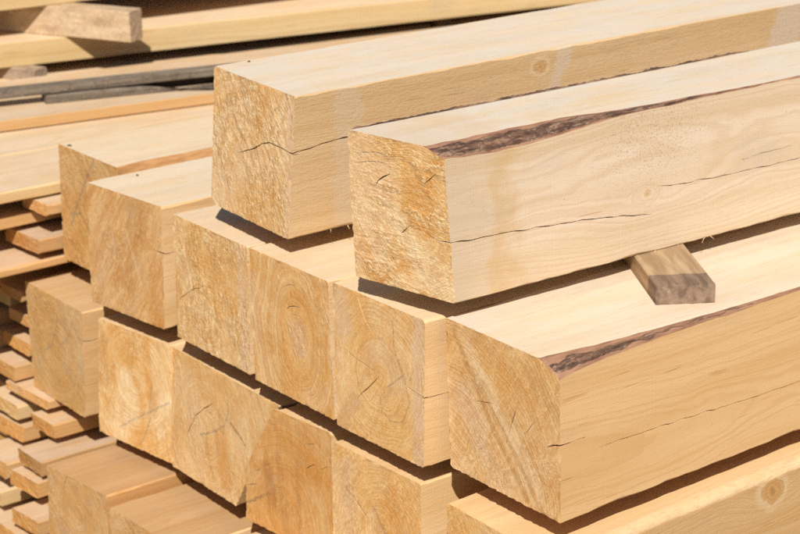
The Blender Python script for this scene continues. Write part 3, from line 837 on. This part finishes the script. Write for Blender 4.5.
# name, label, group, pith(y,z), end kwargs, side kwargs, top kwargs, wane material
BEAMS = [
    ('31', 'upper rear beam with a dark split bending round its front corner', G3, (0.11, 0.05),
     dict(bands=(([(0.006, 0.0), (0.004, 0.2)], 0.010, PINK, 0.7), ([(0.052, 0.125), (0.020, 0.195)], 0.006, WHT, 0.7), ([(0.036, 0.125), (0.006, 0.18)], 0.005, WHT, 0.6), ([(0.09, 0.15), (0.07, 0.19)], 0.012, ORNG, 0.6), ([(0.19, 0.15), (0.13, 0.185)], 0.010, BRWN, 0.45), ([(0.20, 0.02), (0.13, 0.08), (0.10, 0.09)], 0.03, PEACH, 0.7)), tint=(1.03, 1.0, 0.98), angle=0.95, resin=0.55, rough_amp=1.1, streaks=0.30, grey=0.10),
     dict(tint=(0.90, 0.835, 0.74), contrast=0.30, fuzz=0.95, knots=((0.458, -0.004, 0.180, 0.011),), bands=((0.44, 0.02, -0.35, 0.55), (0.95, 0.05, -0.35, 0.65), (0.10, 0.03, 0.0, 0.3)), wander=0.03),
     dict(tint=(1.04, 1.05, 1.08), contrast=0.18, bleach=0.85, fuzz=0.6), WANE_RED),
    ('32', 'upper front beam with dark bark along its top edge and orange resin on its end', G3, (0.064, 0.093),
     dict(zones=0.2, bands=(([(0.15, 0.19), (0.15, 0.05), (0.12, 0.14)], 0.05, PEACH, 0.75), ([(0.05, 0.125), (0.035, 0.15), (0.045, 0.10)], 0.026, ORNG, 0.85), ([(0.06, 0.17), (0.075, 0.03)], 0.012, ORNG, 0.4), ([(0.02, 0.02), (0.05, 0.05)], 0.03, WHT, 0.5), ([(0.155, 0.06), (0.14, 0.02)], 0.015, ORNG, 0.5), ([(0.085, 0.10), (0.065, 0.06)], 0.018, WHT, 0.6)), tint=(1.05, 1.03, 1.0), angle=0.1, resin=0.95, rough_amp=1.05, streaks=0.34, grey=0.12, ringw=0.0036, contrast=0.35),
     dict(pith=(0.15, 0.125), tint=(0.985, 1.05, 1.24), contrast=0.42, fuzz=0.40, ringw=0.0038, wander=0.06, specks=(0.34, 0.170, 0.17), stain_end=0.75, knots=((0.332, 0.0, 0.086, 0.0055),)),
     dict(tint=(1.05, 1.07, 1.12), contrast=0.14, bleach=0.9, fuzz=0.6, stain_end=0.35), WANE_RED),
    ('21', 'rearmost second-layer beam, its end crossed by a grey pencil line', G2, (0.10, 0.02),
     dict(tint=(0.80, 0.71, 0.58), angle=0.75, resin=0.7, rough_amp=0.8, streaks=0.55, grey=0.1,
          marks=(([(0.0734, 0.2023), (0.1046, 0.1565), (0.1348, 0.1101), (0.1621, 0.0654)], 0.0035, GREYBLUE, 0.75), ([(0.1635, 0.0843), (0.1299, 0.0932)], 0.003, GREYBLUE, 0.7))),
     dict(tint=(0.95, 0.9, 0.82)), dict(tint=(1.03, 1.03, 1.03), contrast=0.2, bleach=0.35), WANE_BARE),
    ('22', 'second-layer beam with steep brown saw scores across its greyish end', G2, (0.30, 0.25),
     dict(bands=(([(0.05, 0.19), (0.10, 0.06)], 0.03, BRWN, 0.5), ([(0.09, 0.14), (0.055, 0.06)], 0.004, WHT, 0.6), ([(0.02, 0.0), (0.015, 0.1)], 0.018, ORNG, 0.5), ([(0.14, 0.15), (0.15, 0.02)], 0.025, PEACH, 0.45)), tint=(0.84, 0.74, 0.63), angle=2.05, resin=0.55, rough_amp=0.55, streaks=0.85, grey=0.35, contrast=0.4),
     dict(tint=(0.98, 0.9, 0.78), contrast=0.3), dict(tint=(1.03, 1.04, 1.06), contrast=0.25, bleach=0.6), WANE_RED),
    ('23', 'second-layer beam with a single arched crack low on its rough yellow end', G2, (0.12, 0.06),
     dict(bands=(([(0.016, 0.0), (0.018, 0.2)], 0.013, PINK, 0.8), ([(0.19, 0.17), (0.14, 0.03)], 0.02, PEACH, 0.4), ([(0.09, 0.15), (0.05, 0.10)], 0.03, ORNG, 0.4)), tint=(1.03, 0.98, 0.90), angle=1.45, resin=0.45, rough_amp=1.05, streaks=0.25, grey=0.12, ringw=0.006),
     dict(tint=(1, 0.96, 0.9)), dict(tint=(1.0, 0.98, 0.98), contrast=0.3, bleach=0.25), WANE_RED),
    ('24', 'second-layer beam with a large oval eye of rings on its end', G2, (0.085, 0.10),
     dict(zones=0.55, ell=0.62, bands=(([(0.080, 0.085), (0.085, 0.105)], 0.020, PINK, 0.8), ([(0.09, 0.145), (0.065, 0.155)], 0.020, ORNG, 0.55), ([(0.19, 0.16), (0.18, 0.06)], 0.008, PINK, 0.55), ([(0.06, 0.01), (0.02, 0.03)], 0.02, PEACH, 0.6)), tint=(1.0, 0.92, 0.80), angle=1.2, resin=0.55, rough_amp=0.5, streaks=0.22, grey=0.15, contrast=0.75, ringw=0.0095),
     dict(tint=(1, 0.96, 0.9)), dict(tint=(1.03, 1.02, 1.0), contrast=0.2, bleach=0.35), WANE_RED),
    ('25', 'second-layer beam with star cracks meeting in the middle of its end', G2, (0.093, 0.1025),
     dict(bands=(([(0.010, 0.0), (0.012, 0.2)], 0.015, PINK, 0.85), ([(0.185, 0.2), (0.17, 0.15)], 0.022, PINK, 0.7), ([(0.15, 0.05), (0.18, 0.0)], 0.015, BRWN, 0.5), ([(0.075, 0.19), (0.07, 0.12)], 0.02, ORNG, 0.35), ([(0.13, 0.17), (0.11, 0.11)], 0.022, ORNG, 0.4)), tint=(1.0, 0.95, 0.87), angle=2.2, resin=0.5, rough_amp=0.35, streaks=0.40, grey=0.32, contrast=0.40, ringw=0.006,
          marks=(([(0.0419, 0.1179), (0.0588, 0.1044), (0.0823, 0.0859), (0.0932, 0.0669), (0.0868, 0.0518), (0.07, 0.043), (0.045, 0.05), (0.03, 0.08), (0.0419, 0.1179)], 0.0022, (0.20, 0.14, 0.09), 0.55),
                 ([(0.066, 0.185), (0.0629, 0.1493), (0.0461, 0.1208)], 0.003, (0.16, 0.11, 0.07), 0.5))),
     dict(tint=(0.97, 0.90, 0.78), contrast=0.25), dict(tint=(1.03, 1.02, 1.0), contrast=0.2, bleach=0.3), WANE_RED),
    ('26', 'large lower front beam with a dark strip of bark tapering along its near top edge', G2, (0.26, -0.05),
     dict(zones=0.2, bands=(([(0.14, 0.20), (0.075, 0.14), (0.0, 0.05)], 0.030, ORNG, 0.40), ([(0.19, 0.11), (0.15, 0.05), (0.11, 0.01)], 0.025, PINK, 0.55), ([(0.175, 0.175), (0.10, 0.085), (0.03, 0.0)], 0.014, WHT, 0.65), ([(0.207, 0.195), (0.135, 0.09), (0.06, 0.005)], 0.0055, BRWN, 0.75), ([(0.155, 0.135), (0.085, 0.06), (0.035, 0.0)], 0.005, BRWN, 0.7), ([(0.10, 0.12), (0.03, 0.04)], 0.004, BRWN, 0.45), ([(0.05, 0.18), (0.005, 0.14)], 0.012, BRWN, 0.4)), tint=(1.03, 0.98, 0.92), angle=2.15, resin=0.45, rough_amp=0.5, streaks=0.55, grey=0.15, contrast=0.65, ringw=0.006),
     dict(pith=(0.17, 0.068), tint=(1.0, 0.855, 0.67), contrast=0.30, fuzz=0.30, sawlines=0.35, ringw=0.0042, wander=0.035),
     dict(tint=(1.02, 1.07, 1.2), contrast=0.26, bleach=0.55, fuzz=0.3), WANE_RED),
    ('11', 'leftmost third-layer beam, its grey-veined end standing above the thin boards', G1, (0.09, 0.10),
     dict(tint=(0.82, 0.75, 0.65), angle=0.55, resin=0.3, rough_amp=0.5, streaks=0.25, grey=0.35,
          marks=(([(0.1636, 0.0904), (0.1441, 0.0744), (0.1046, 0.099), (0.0807, 0.1418), (0.0772, 0.1659)], 0.003, (0.22, 0.18, 0.14), 0.6),
                 ([(0.0833, 0.1232), (0.075, 0.1078), (0.0559, 0.1189), (0.0355, 0.1409), (0.0255, 0.1631)], 0.0022, (0.20, 0.16, 0.12), 0.55))),
     dict(tint=(0.93, 0.80, 0.62), contrast=0.3), dict(tint=(0.78, 0.69, 0.59), contrast=0.3), WANE_RED),
    ('12', 'third-layer beam with two grey pencil strokes on a pale yellow streaked end', G1, (0.09, 0.115),
     dict(bands=(([(0.125, 0.03), (0.115, 0.11), (0.10, 0.06)], 0.025, WHT, 0.8), ([(0.03, 0.05), (0.01, 0.10)], 0.02, WHT, 0.7), ([(0.175, 0.17), (0.17, 0.10)], 0.018, BRWN, 0.6), ([(0.06, 0.19), (0.05, 0.10)], 0.012, ORNG, 0.6), ([(0.15, 0.03), (0.13, 0.0)], 0.02, WHT, 0.5)), tint=(0.97, 0.93, 0.86), angle=1.5, resin=0.7, rough_amp=0.4, streaks=0.3, grey=0.05, contrast=0.6, ringw=0.007,
          marks=(([(0.1351, 0.022), (0.0657, 0.0655), (0.0039, 0.1019)], 0.003, GREYBLUE, 0.6), ([(0.047, 0.1149), (0.0522, 0.0847), (0.0533, 0.0606), (0.0647, 0.0333), (0.0812, 0.0095)], 0.003, (0.22, 0.17, 0.12), 0.6))),
     dict(tint=(1, 0.95, 0.85)), dict(tint=(0.97, 0.93, 0.88), contrast=0.3), WANE_RED),
    ('13', 'third-layer beam half hidden by the one with a slanted corner, pencil loop on its end', G1, (0.09, 0.09),
     dict(bands=(([(0.05, 0.09), (0.03, 0.03)], 0.02, ORNG, 0.6), ([(0.15, 0.15), (0.11, 0.03)], 0.03, PEACH, 0.6)), tint=(0.92, 0.86, 0.77), angle=1.2, resin=0.35, rough_amp=0.55, streaks=0.3, grey=0.28,
          marks=(([(0.0307, 0.1593), (0.0276, 0.1412), (0.0389, 0.1166), (0.0678, 0.0973), (0.1062, 0.0795)], 0.0028, (0.20, 0.17, 0.13), 0.6), ([(0.1183, 0.1116), (0.1002, 0.075), (0.0732, 0.035)], 0.0026, (0.24, 0.19, 0.14), 0.5),
                 ([(0.02, 0.125), (-0.003, 0.1152), (-0.02, 0.1048)], 0.004, (0.13, 0.09, 0.06), 0.7))),
     dict(tint=(1, 0.95, 0.85)), dict(tint=(0.97, 0.92, 0.85), contrast=0.3), WANE_BARE),
    ('14', 'third-layer beam with one large slanted corner and a smooth orange-brown end', G1, (0.11, 0.04),
     dict(zones=0.5, bands=(([(0.145, 0.10), (0.135, 0.05)], 0.014, (0.36, 0.20, 0.12), 0.6), ([(0.12, 0.12), (0.10, 0.0)], 0.010, BRWN, 0.5), ([(0.08, 0.13), (0.07, 0.0)], 0.006, BRWN, 0.4), ([(0.06, 0.18), (0.04, 0.12)], 0.02, ORNG, 0.5)), tint=(0.78, 0.65, 0.49), angle=1.45, resin=0.6, rough_amp=0.3, streaks=0.45, grey=0.22, contrast=0.42, ringw=0.009,
          marks=(([(0.19, 0.0295), (0.1666, 0.0436), (0.1458, 0.0568)], 0.004, (0.12, 0.09, 0.07), 0.65),)),
     dict(tint=(1, 0.92, 0.8)), dict(tint=(0.97, 0.9, 0.8), contrast=0.3), wane_mat('bevel_brown', (0.27, 0.125, 0.045), (0.17, 0.075, 0.03), 5)),
    ('15', 'third-layer beam directly under the star-cracked end, a slanting dark crack line on it', G1, (0.08, 0.10),
     dict(bands=(([(0.16, 0.17), (0.155, 0.08)], 0.018, PINK, 0.7), ([(0.06, 0.15), (0.04, 0.05)], 0.025, ORNG, 0.45)), tint=(0.97, 0.88, 0.74), angle=2.2, resin=0.4, rough_amp=0.55, streaks=0.35, grey=0.3,
          marks=(([(0.163, 0.1418), (0.1364, 0.127), (0.1101, 0.1079)], 0.003, (0.16, 0.13, 0.10), 0.5), ([(0.10, 0.13), (0.06, 0.08), (0.035, 0.03)], 0.004, (0.16, 0.13, 0.10), 0.55))),
     dict(tint=(1, 0.92, 0.76), contrast=0.25), dict(tint=(1.0, 0.92, 0.8), contrast=0.3), WANE_RED),
    ('16', 'third-layer beam at the lower right with a round pale-rimmed knot in its side', G1, (0.12, 0.06),
     dict(tint=(1.0, 0.9, 0.75), angle=0.8), dict(tint=(0.84, 0.71, 0.53), contrast=0.45, fuzz=0.7, knots=((0.419, 0.0, 0.169, 0.018),), wander=0.08),
     dict(tint=(1.0, 0.92, 0.78), contrast=0.3), WANE_PALE),
    ('01', 'leftmost bottom-layer beam with long curved cracks on a greyish end', G0, (0.085, 0.14),
     dict(tint=(0.80, 0.71, 0.62), angle=0.6, resin=0.3, rough_amp=0.5, streaks=0.3, grey=0.45, contrast=0.5, ringw=0.007),
     dict(tint=(0.76, 0.58, 0.39), contrast=0.4), dict(tint=(0.66, 0.54, 0.43), contrast=0.35), WANE_RED),
    ('02', 'bottom-layer beam at the lower edge beside the beam with long curved cracks', G0, (0.09, 0.08),
     dict(tint=(0.82, 0.72, 0.62), angle=0.7, grey=0.3), dict(tint=(1, 0.9, 0.78)), dict(tint=(0.68, 0.57, 0.46), contrast=0.3), WANE_RED),
    ('03', 'bottom-layer beam lying under the beam with the slanted corner', G0, (0.09, 0.08), dict(), dict(), dict(), WANE_RED),
    ('04', 'bottom-layer beam lying under the lowest beam of the star-cracked column', G0, (0.09, 0.08), dict(), dict(), dict(), WANE_RED),
    ('05', 'bottom-layer beam lying under the beam with the round knot', G0, (0.09, 0.08), dict(), dict(), dict(), WANE_RED),
]
for idx, (key, label, grp, pith, ek, sk, tk, wm) in enumerate(BEAMS):
    sp = SPEC[key]
    seed = idx + 1.3
    sec = Section({k: sp[k] for k in ORDER}, CHAMFER.get(key, {}), seed, 2.4)
    far = key in ('03', '04', '05')
    ang = ek.get('angle', 0.9)
    me = beam_mesh('pine_beam', sec, 3.2 if key not in ('31', '32') else 3.0, N=16 if far else 40, rings_n=8 if far else 36,
                   disp=0.0006 * ek.get('rough_amp', 1.0), cracks=CRACKS.get(key, ()), angle=ang)
    o = link('pine_beam', me, sp['o'], sp['yaw'], mats=[
        sawn_face('sawn_side', sk.pop('pith', pith), seed, **sk), end_face('end_grain', pith, seed, **ek), wm, sawn_face('sawn_top', pith, seed + 0.5, **tk)])
    tag(o, label, 'beam', grp)
    if key == '32':
        b = bark_strip(o, sec, 'TR', 0.001, 0.60, 0.0029, 3.0, BARK, 0.08, 0.36)
        b['label'] = 'broad dark bark strip on the near top edge'
        b = bark_strip(o, sec, 'TL', 0.001, 0.75, 0.0042, 5.0, BARK, 0.02)
        b['label'] = 'thin bark line on the far top edge'
        splinters(o, sec, [(0.352, 0.020, math.radians(203), 0.0009), (0.446, 0.009, 3.6, 0.0005), (0.458, 0.006, -0.6, 0.0005), (0.395, 0.005, 3.9, 0.0005)],
                  sawn_face('sliver', (0, 0.1), 77, tint=(1.12, 1.15, 1.2)), 4)
    if key == '14':
        bark_strip(o, sec, 'TL', 0.002, 0.6, 0.0022, 9.0, BARK, 0.01)
    if key == '26':
        bark_strip(o, sec, 'TR', 0.003, 0.36, 0.0034, 8.0, BARK, 0.17, 0.09)
    if key == '31':
        splinters(o, sec, [(0.10, 0.005, -1.2, 0.0006), (0.117, 0.007, -2.0, 0.0007), (0.135, 0.004, 3.9, 0.0005), (0.07, 0.004, -1.8, 0.0005)],
                  sawn_face('sliver', (0, 0.1), 78, tint=(1.1, 1.1, 1.1)), 5)


# ------------------------------------------------------------------ boards, battens and the piles behind
def board_mesh(name, L, W, H, seed, rag=1.0, lean=0.0, n=10, slant=0.0, wear=1.0):
    """board along x from 0, width along +y, top at z=0; slightly wavy edges, fuzzy end"""
    sec = Section(dict(BR=(0, 0, -H), TR=(lean, 0, 0), TL=(lean + slant, W, 0), BL=(slant, W, -H)), {}, seed, rag)
    return beam_mesh(name, sec, L, N=n, rings_n=8, disp=0.0009 * wear, angle=1.2, step=0.06)


BM = {}


def board_mats(i):
    i = i % 6
    if i not in BM:
        ti = [(0.82, 0.72, 0.62), (0.84, 0.70, 0.53), (0.98, 0.93, 0.87), (0.70, 0.58, 0.47), (0.83, 0.70, 0.55), (1.0, 0.96, 0.92)][i]
        BM[i] = [sawn_face('board_side', (0.05, -0.12), 30 + i, tint=mul(ti, (0.97, 0.92, 0.82)), contrast=0.4, fuzz=0.5),
                 end_face('board_end', (0.05, -0.12), 30 + i, tint=mul(ti, (0.97, 0.93, 0.88)), grey=0.3, rough_amp=0.7, streaks=0.3, ringw=0.006), WANE_RED,
                 sawn_face('board_top', (0.05, -0.12), 40 + i, tint=ti, contrast=0.40, fuzz=0.5, bleach=0.40)]
    return BM[i]


GB = 'thin boards of the left pile'
# label, x_end, y_right, z_top, width, thickness, yaw, tone
BOARDS = [
    ('wide pale top plank of the left pile, its sawn edge facing the beams', -0.16, 1.352, 0.120, 0.21, 0.020, -0.012, 2, 'plank'),
    ('short-ended narrow board tucked just under the wide pale top plank', 0.061, 1.312, 0.0955, 0.075, 0.019, -0.010, 0, 'board'),
    ('board under the narrow board, showing only a strip of top and edge', -0.30, 1.376, 0.068, 0.24, 0.021, -0.004, 4, 'plank'),
    ('stubby thick board lying on the lowest wide plank beside the pencil-marked beam', 0.046, 1.3165, 0.037, 0.104, 0.0255, -0.006, 3, 'board'),
    ('lowest wide plank above the dark gap, reaching towards the pencil-marked beam', -0.30, 1.318, -0.003, 0.26, 0.014, 0.006, 4, 'plank'),
    ('shaded board end deep in the dark gap left of the grey-veined beam', 0.035, 1.362, -0.064, 0.066, 0.020, 0.0, 3, 'board'),
    ('pale board end catching light just below the dark gap', 0.055, 1.366, -0.118, 0.078, 0.020, 0.01, 0, 'board'),
    ('round-cornered board end behind the grey-veined beam', 0.045, 1.366, -0.165, 0.096, 0.021, 0.0, 1, 'board'),
    ('grey board end at the picture edge beside the round-cornered one', 0.030, 1.470, -0.166, 0.085, 0.020, 0.0, 3, 'board'),
    ('board with a sunlit strip of top, second below the round-cornered one', 0.020, 1.378, -0.203, 0.115, 0.0270, 0.0, 4, 'board'),
    ('long slanting board end directly beneath the grey-veined beam', 0.020, 1.272, -0.2345, 0.134, 0.015, 0.0, 0, 'board'),
    ('thick board with a half shaded side jutting out below the grey-veined beam', 0.010, 1.233, -0.262, 0.074, 0.026, 0.0, 1, 'board'),
    ('bright-topped board left of the thick half shaded board', 0.010, 1.355, -0.266, 0.104, 0.026, 0.0, 2, 'board'),
    ('board under the bright-topped board, its end flush with its neighbours', 0.012, 1.345, -0.304, 0.105, 0.0270, 0.0, 4, 'board'),
    ('pinkish-topped board below the thick half shaded board', -0.042, 1.1915, -0.302, 0.081, 0.0270, 0.0, 3, 'board'),
    ('board with a fresh yellow side next to the curved-crack beam', -0.053, 1.190, -0.337, 0.084, 0.0270, 0.0, 1, 'board'),
    ('board at the picture edge one step below the flush board end', -0.045, 1.310, -0.345, 0.105, 0.0270, 0.0, 0, 'board'),
    ('low board at the picture edge with a pale side, near the bottom corner', -0.050, 1.320, -0.398, 0.085, 0.0270, 0.0, 2, 'board'),
    ('lowest rough-ended board beside the curved-crack beam', -0.080, 1.1485, -0.385, 0.080, 0.0270, 0.0, 4, 'board'),
    ('board under the lowest rough-ended board, cut by the bottom of the picture', -0.095, 1.185, -0.422, 0.090, 0.0270, 0.0, 1, 'board'),
    ('board filling the bottom left corner of the picture', -0.090, 1.30, -0.440, 0.110, 0.0270, 0.0, 0, 'board'),
]
for i, (lab, x, y, z, wd, th, yaw, tone, nm) in enumerate(BOARDS):
    me = board_mesh('sawn_' + nm, 2.2, wd, th, 50 + i * 1.7, 2.6, lean=0.003 * math.sin(i * 2.1), slant=0.004 * math.sin(i * 3.7), wear=2.2)
    o = link('sawn_' + nm, me, (x, y, z), yaw, mats=board_mats(tone))
    o.rotation_euler = (0.006 * math.sin(i * 1.9), 0.002 * math.sin(i * 2.7), yaw)
    tag(o, lab, nm, GB)

rnd = random.Random(3)
for k in range(13):                                     # the deeper rows of the same pile
    z = (-0.030 - 0.0365 * k)
    me = board_mesh('sawn_board', 2.0, 0.34, 0.026, 200 + k * 1.3, 1.0, n=6)
    o = link('sawn_board', me, (0.035 + 0.06 * rnd.random(), 1.470 + 0.02 * rnd.random(), z), 0.0, mats=board_mats(k))
    tag(o, 'shaded board deep in the left pile, glimpsed between the sunlit board ends', 'board', 'shaded boards deep in the left pile')

GP = 'broad planks on the rear pile'
PL = [
    ('broad sunlit plank between the left top plank and the raised rear plank', -0.55, 1.585, 0.1215, 0.235, 0.022, -0.05, 2),
    ('raised rear plank with an orange sawn edge, the grey sticks lying on it', -0.55, 1.813, 0.1440, 0.30, 0.0205, -0.166, 0),
]
for i, (lab, x, y, z, wd, th, yaw, tone) in enumerate(PL):
    me = board_mesh('sawn_plank', 3.4, wd, th, 90 + i * 2.3, 1.0)
    o = link('sawn_plank', me, (x, y, z), yaw, mats=board_mats(tone))
    tag(o, lab, 'plank', GP)

# weathered sticks lying on the raised plank
GREY1 = weathered('grey_wood', (0.225, 0.178, 0.132), (0.095, 0.072, 0.052), 3)
GREY2 = weathered('dark_grey_wood', (0.21, 0.18, 0.15), (0.10, 0.085, 0.07), 5)
GREY3 = weathered('brown_grey_block', (0.40, 0.30, 0.205), (0.27, 0.19, 0.125), 7, (8, 40, 40), 0.45)


def stick(label, p, yaw, L, W, H, mat, point=False, seed=1.0):
    me = board_mesh('weathered_stick', L, W, H, seed, 2.2)
    if point:                                           # split, tapering far end
        for v in me.vertices:
            f = max(0.0, (v.co.x - L * 0.72) / (L * 0.28))
            v.co.z = (v.co.z + H * 0.55) * (1 - 0.80 * f) - H * 0.55 - H * 0.25 * f + 0.004 * f * nz(v.co.x * 50, v.co.y * 300)
            v.co.y = v.co.y * (1 - 0.75 * f)
            v.co.x += 0.03 * f * nz(v.co.y * 250, v.co.z * 300)
    o = link('weathered_stick', me, p, yaw, mats=[mat] * 4)
    return tag(o, label, 'stick', 'grey sticks on the rear pile')


# ------------------------------------------------------------------ rear timber stack

def at0(y0, yaw, x):
    return y0 + math.tan(yaw) * x


stick('long grey weathered stick lying along the raised rear plank', (-0.35, at0(1.829, -0.24, -0.35), 0.1785), -0.24, 1.7, 0.030, 0.0165, GREY1, seed=1.0)
stick('short grey stick with a split tapering point, in front of the long one', (0.325, at0(1.836, -0.272, 0.325), 0.1605), -0.272, 0.245, 0.034, 0.0165, GREY1, True, 2.0)
stick('short added stick, coloured near-black as the gap shade under the long grey stick', (0.40, at0(1.852, -0.235, 0.40), 0.1618), -0.235, 0.27, 0.026, 0.0175, weathered('gap_shade_black', (0.05, 0.04, 0.03), (0.03, 0.022, 0.017), 9), seed=3.0)  # added stick; its near-black colour paints the shade in the gap

GR = 'squared timbers of the rear stack'
TIMB = [
    ('thick timber of the rear stack, cut by the top of the picture', -0.2, 2.102, 0.322, 0.60, 0.060, -0.118, 5, 3.4),
    ('middle timber of the rear stack, shadowed by the pale batten end', -0.2, 2.118, 0.200, 0.60, 0.050, -0.200, 5, 3.4),
    ('lower timber of the rear stack, seen just above the grey sticks', -0.2, 2.052, 0.124, 0.26, 0.150, -0.100, 5, 1.62),
    ('lower timber of the rear stack beyond the joint, above the upper rear beam', 1.433, 2.052, 0.124, 0.26, 0.150, -0.100, 5, 2.2),
]
for i, (lab, x, y0, z, wd, th, yaw, tone, L) in enumerate(TIMB):
    me = board_mesh('squared_timber', L, wd, th, 120 + i * 3.1, 1.0, n=14)
    o = link('squared_timber', me, (x, at0(y0, yaw, x), z), yaw, mats=board_mats(tone))
    tag(o, lab, 'timber', GR)


def batten(label, p, direction, L, W, H, mats, seed, group=None):
    """end face at p (its right lower corner seen from the end), running away along direction; p z is the top"""
    me = board_mesh('batten', L, W, H, seed, 1.8, lean=0.002, n=14)
    o = link('batten', me, p, math.atan2(direction[1], direction[0]), mats=mats)
    return tag(o, label, 'batten', group)


def block_mats(name, seed, half=None):
    a = weathered(name, (0.55, 0.405, 0.26), (0.43, 0.29, 0.165), seed, (9, 60, 60), 0.35)
    return [a] * 4


batten('pale batten with a squared end sticking out between the rear timbers', (0.6456, 1.901, 0.2615), (-0.072, 0.133), 0.40, 0.050, 0.061, block_mats('batten_pale', 11), 150, 'battens between the rear timbers')
batten('small greyish batten end between the middle and lower rear timbers', (0.4747, 1.991, 0.150), (-0.025, 0.066), 0.35, 0.038, 0.0258, [GREY3] * 4, 152, 'battens between the rear timbers')
batten('tiny batten end in the joint of the lower rear timbers', (1.455, 1.885, 0.150), (0.10, 0.99), 0.20, 0.03, 0.0258, block_mats('batten_joint', 13), 154, 'battens between the rear timbers')


def spacer_mat():
    N = NT('spacer_wood')
    q = off(N, 21)
    o = N.xyz(N.obj)
    n = N.noise(N.vmath('MULTIPLY', q, (8, 80, 80)), 1.0, 5.0, 0.6)
    n2 = N.noise(N.vmath('MULTIPLY', q, (30, 85, 85)), 1.0, 5.0, 0.7)
    clean = N.mix(N.step(n, 0.35, 0.65), (0.46, 0.32, 0.185), (0.30, 0.195, 0.105))
    grey = N.mix(N.step(n, 0.34, 0.66), (0.27, 0.18, 0.12), (0.145, 0.092, 0.060))
    grey = N.mix(N.math('MULTIPLY', N.step(n2, 0.52, 0.68), 0.6), grey, (0.11, 0.085, 0.075))
    grey = N.mix(N.math('MULTIPLY', N.step(n2, 0.28, 0.40, 1.0, 0.0), 0.5), grey, (0.45, 0.38, 0.31))
    edge = N.math('ADD', o[0], N.math('MULTIPLY', N.noise(q, 45, 3.0), 0.012))
    c = N.mix(N.step(edge, 0.048, 0.053), grey, clean)
    c = N.mix(N.math('MULTIPLY', N.step(n2, 0.55, 0.75), 0.3), c, (0.22, 0.14, 0.08))
    return N.finish(c, 0.75, N.bump(N.math('ADD', n, n2), 0.002, 0.6), 0.25)


sm = spacer_mat()
batten('grey-ended brown batten wedged beneath the bark-edged upper beam', (0.3084, 0.0409, 0.2355), (0.074, 0.115), 0.19, 0.079, 0.0268, [sm] * 4, 160)


def crumb(label, p, r, seed):
    bm = bmesh.new()
    bmesh.ops.create_icosphere(bm, subdivisions=2, radius=r)
    for v in bm.verts:
        v.co *= 1 + 0.5 * nz(v.co.x * 300, v.co.y * 300 + seed, v.co.z * 300)
        v.co.x *= 1.7
        v.co.z *= 0.6
    me = bpy.data.meshes.new('bark_crumb')
    bm.to_mesh(me)
    bm.free()
    tag(link('bark_crumb', me, p, seed, mats=[CRUMB]), label, 'bark crumb', 'bark crumbs on the beams')


CRUMB = weathered('crumb_dark', (0.085, 0.06, 0.045), (0.04, 0.03, 0.025), 17)
crumb('dark crumb on the far top edge of the upper rear beam', (0.094, 0.768, 0.4328), 0.0017, 0.4)
crumb('dark crumb on top of the beam with steep saw scores', (0.0863, 1.066, 0.1976), 0.0017, 1.3)
crumb('dark crumb at the top corner of the pencil-marked rearmost beam', (0.0925, 1.279, 0.2008), 0.0024, 2.2)
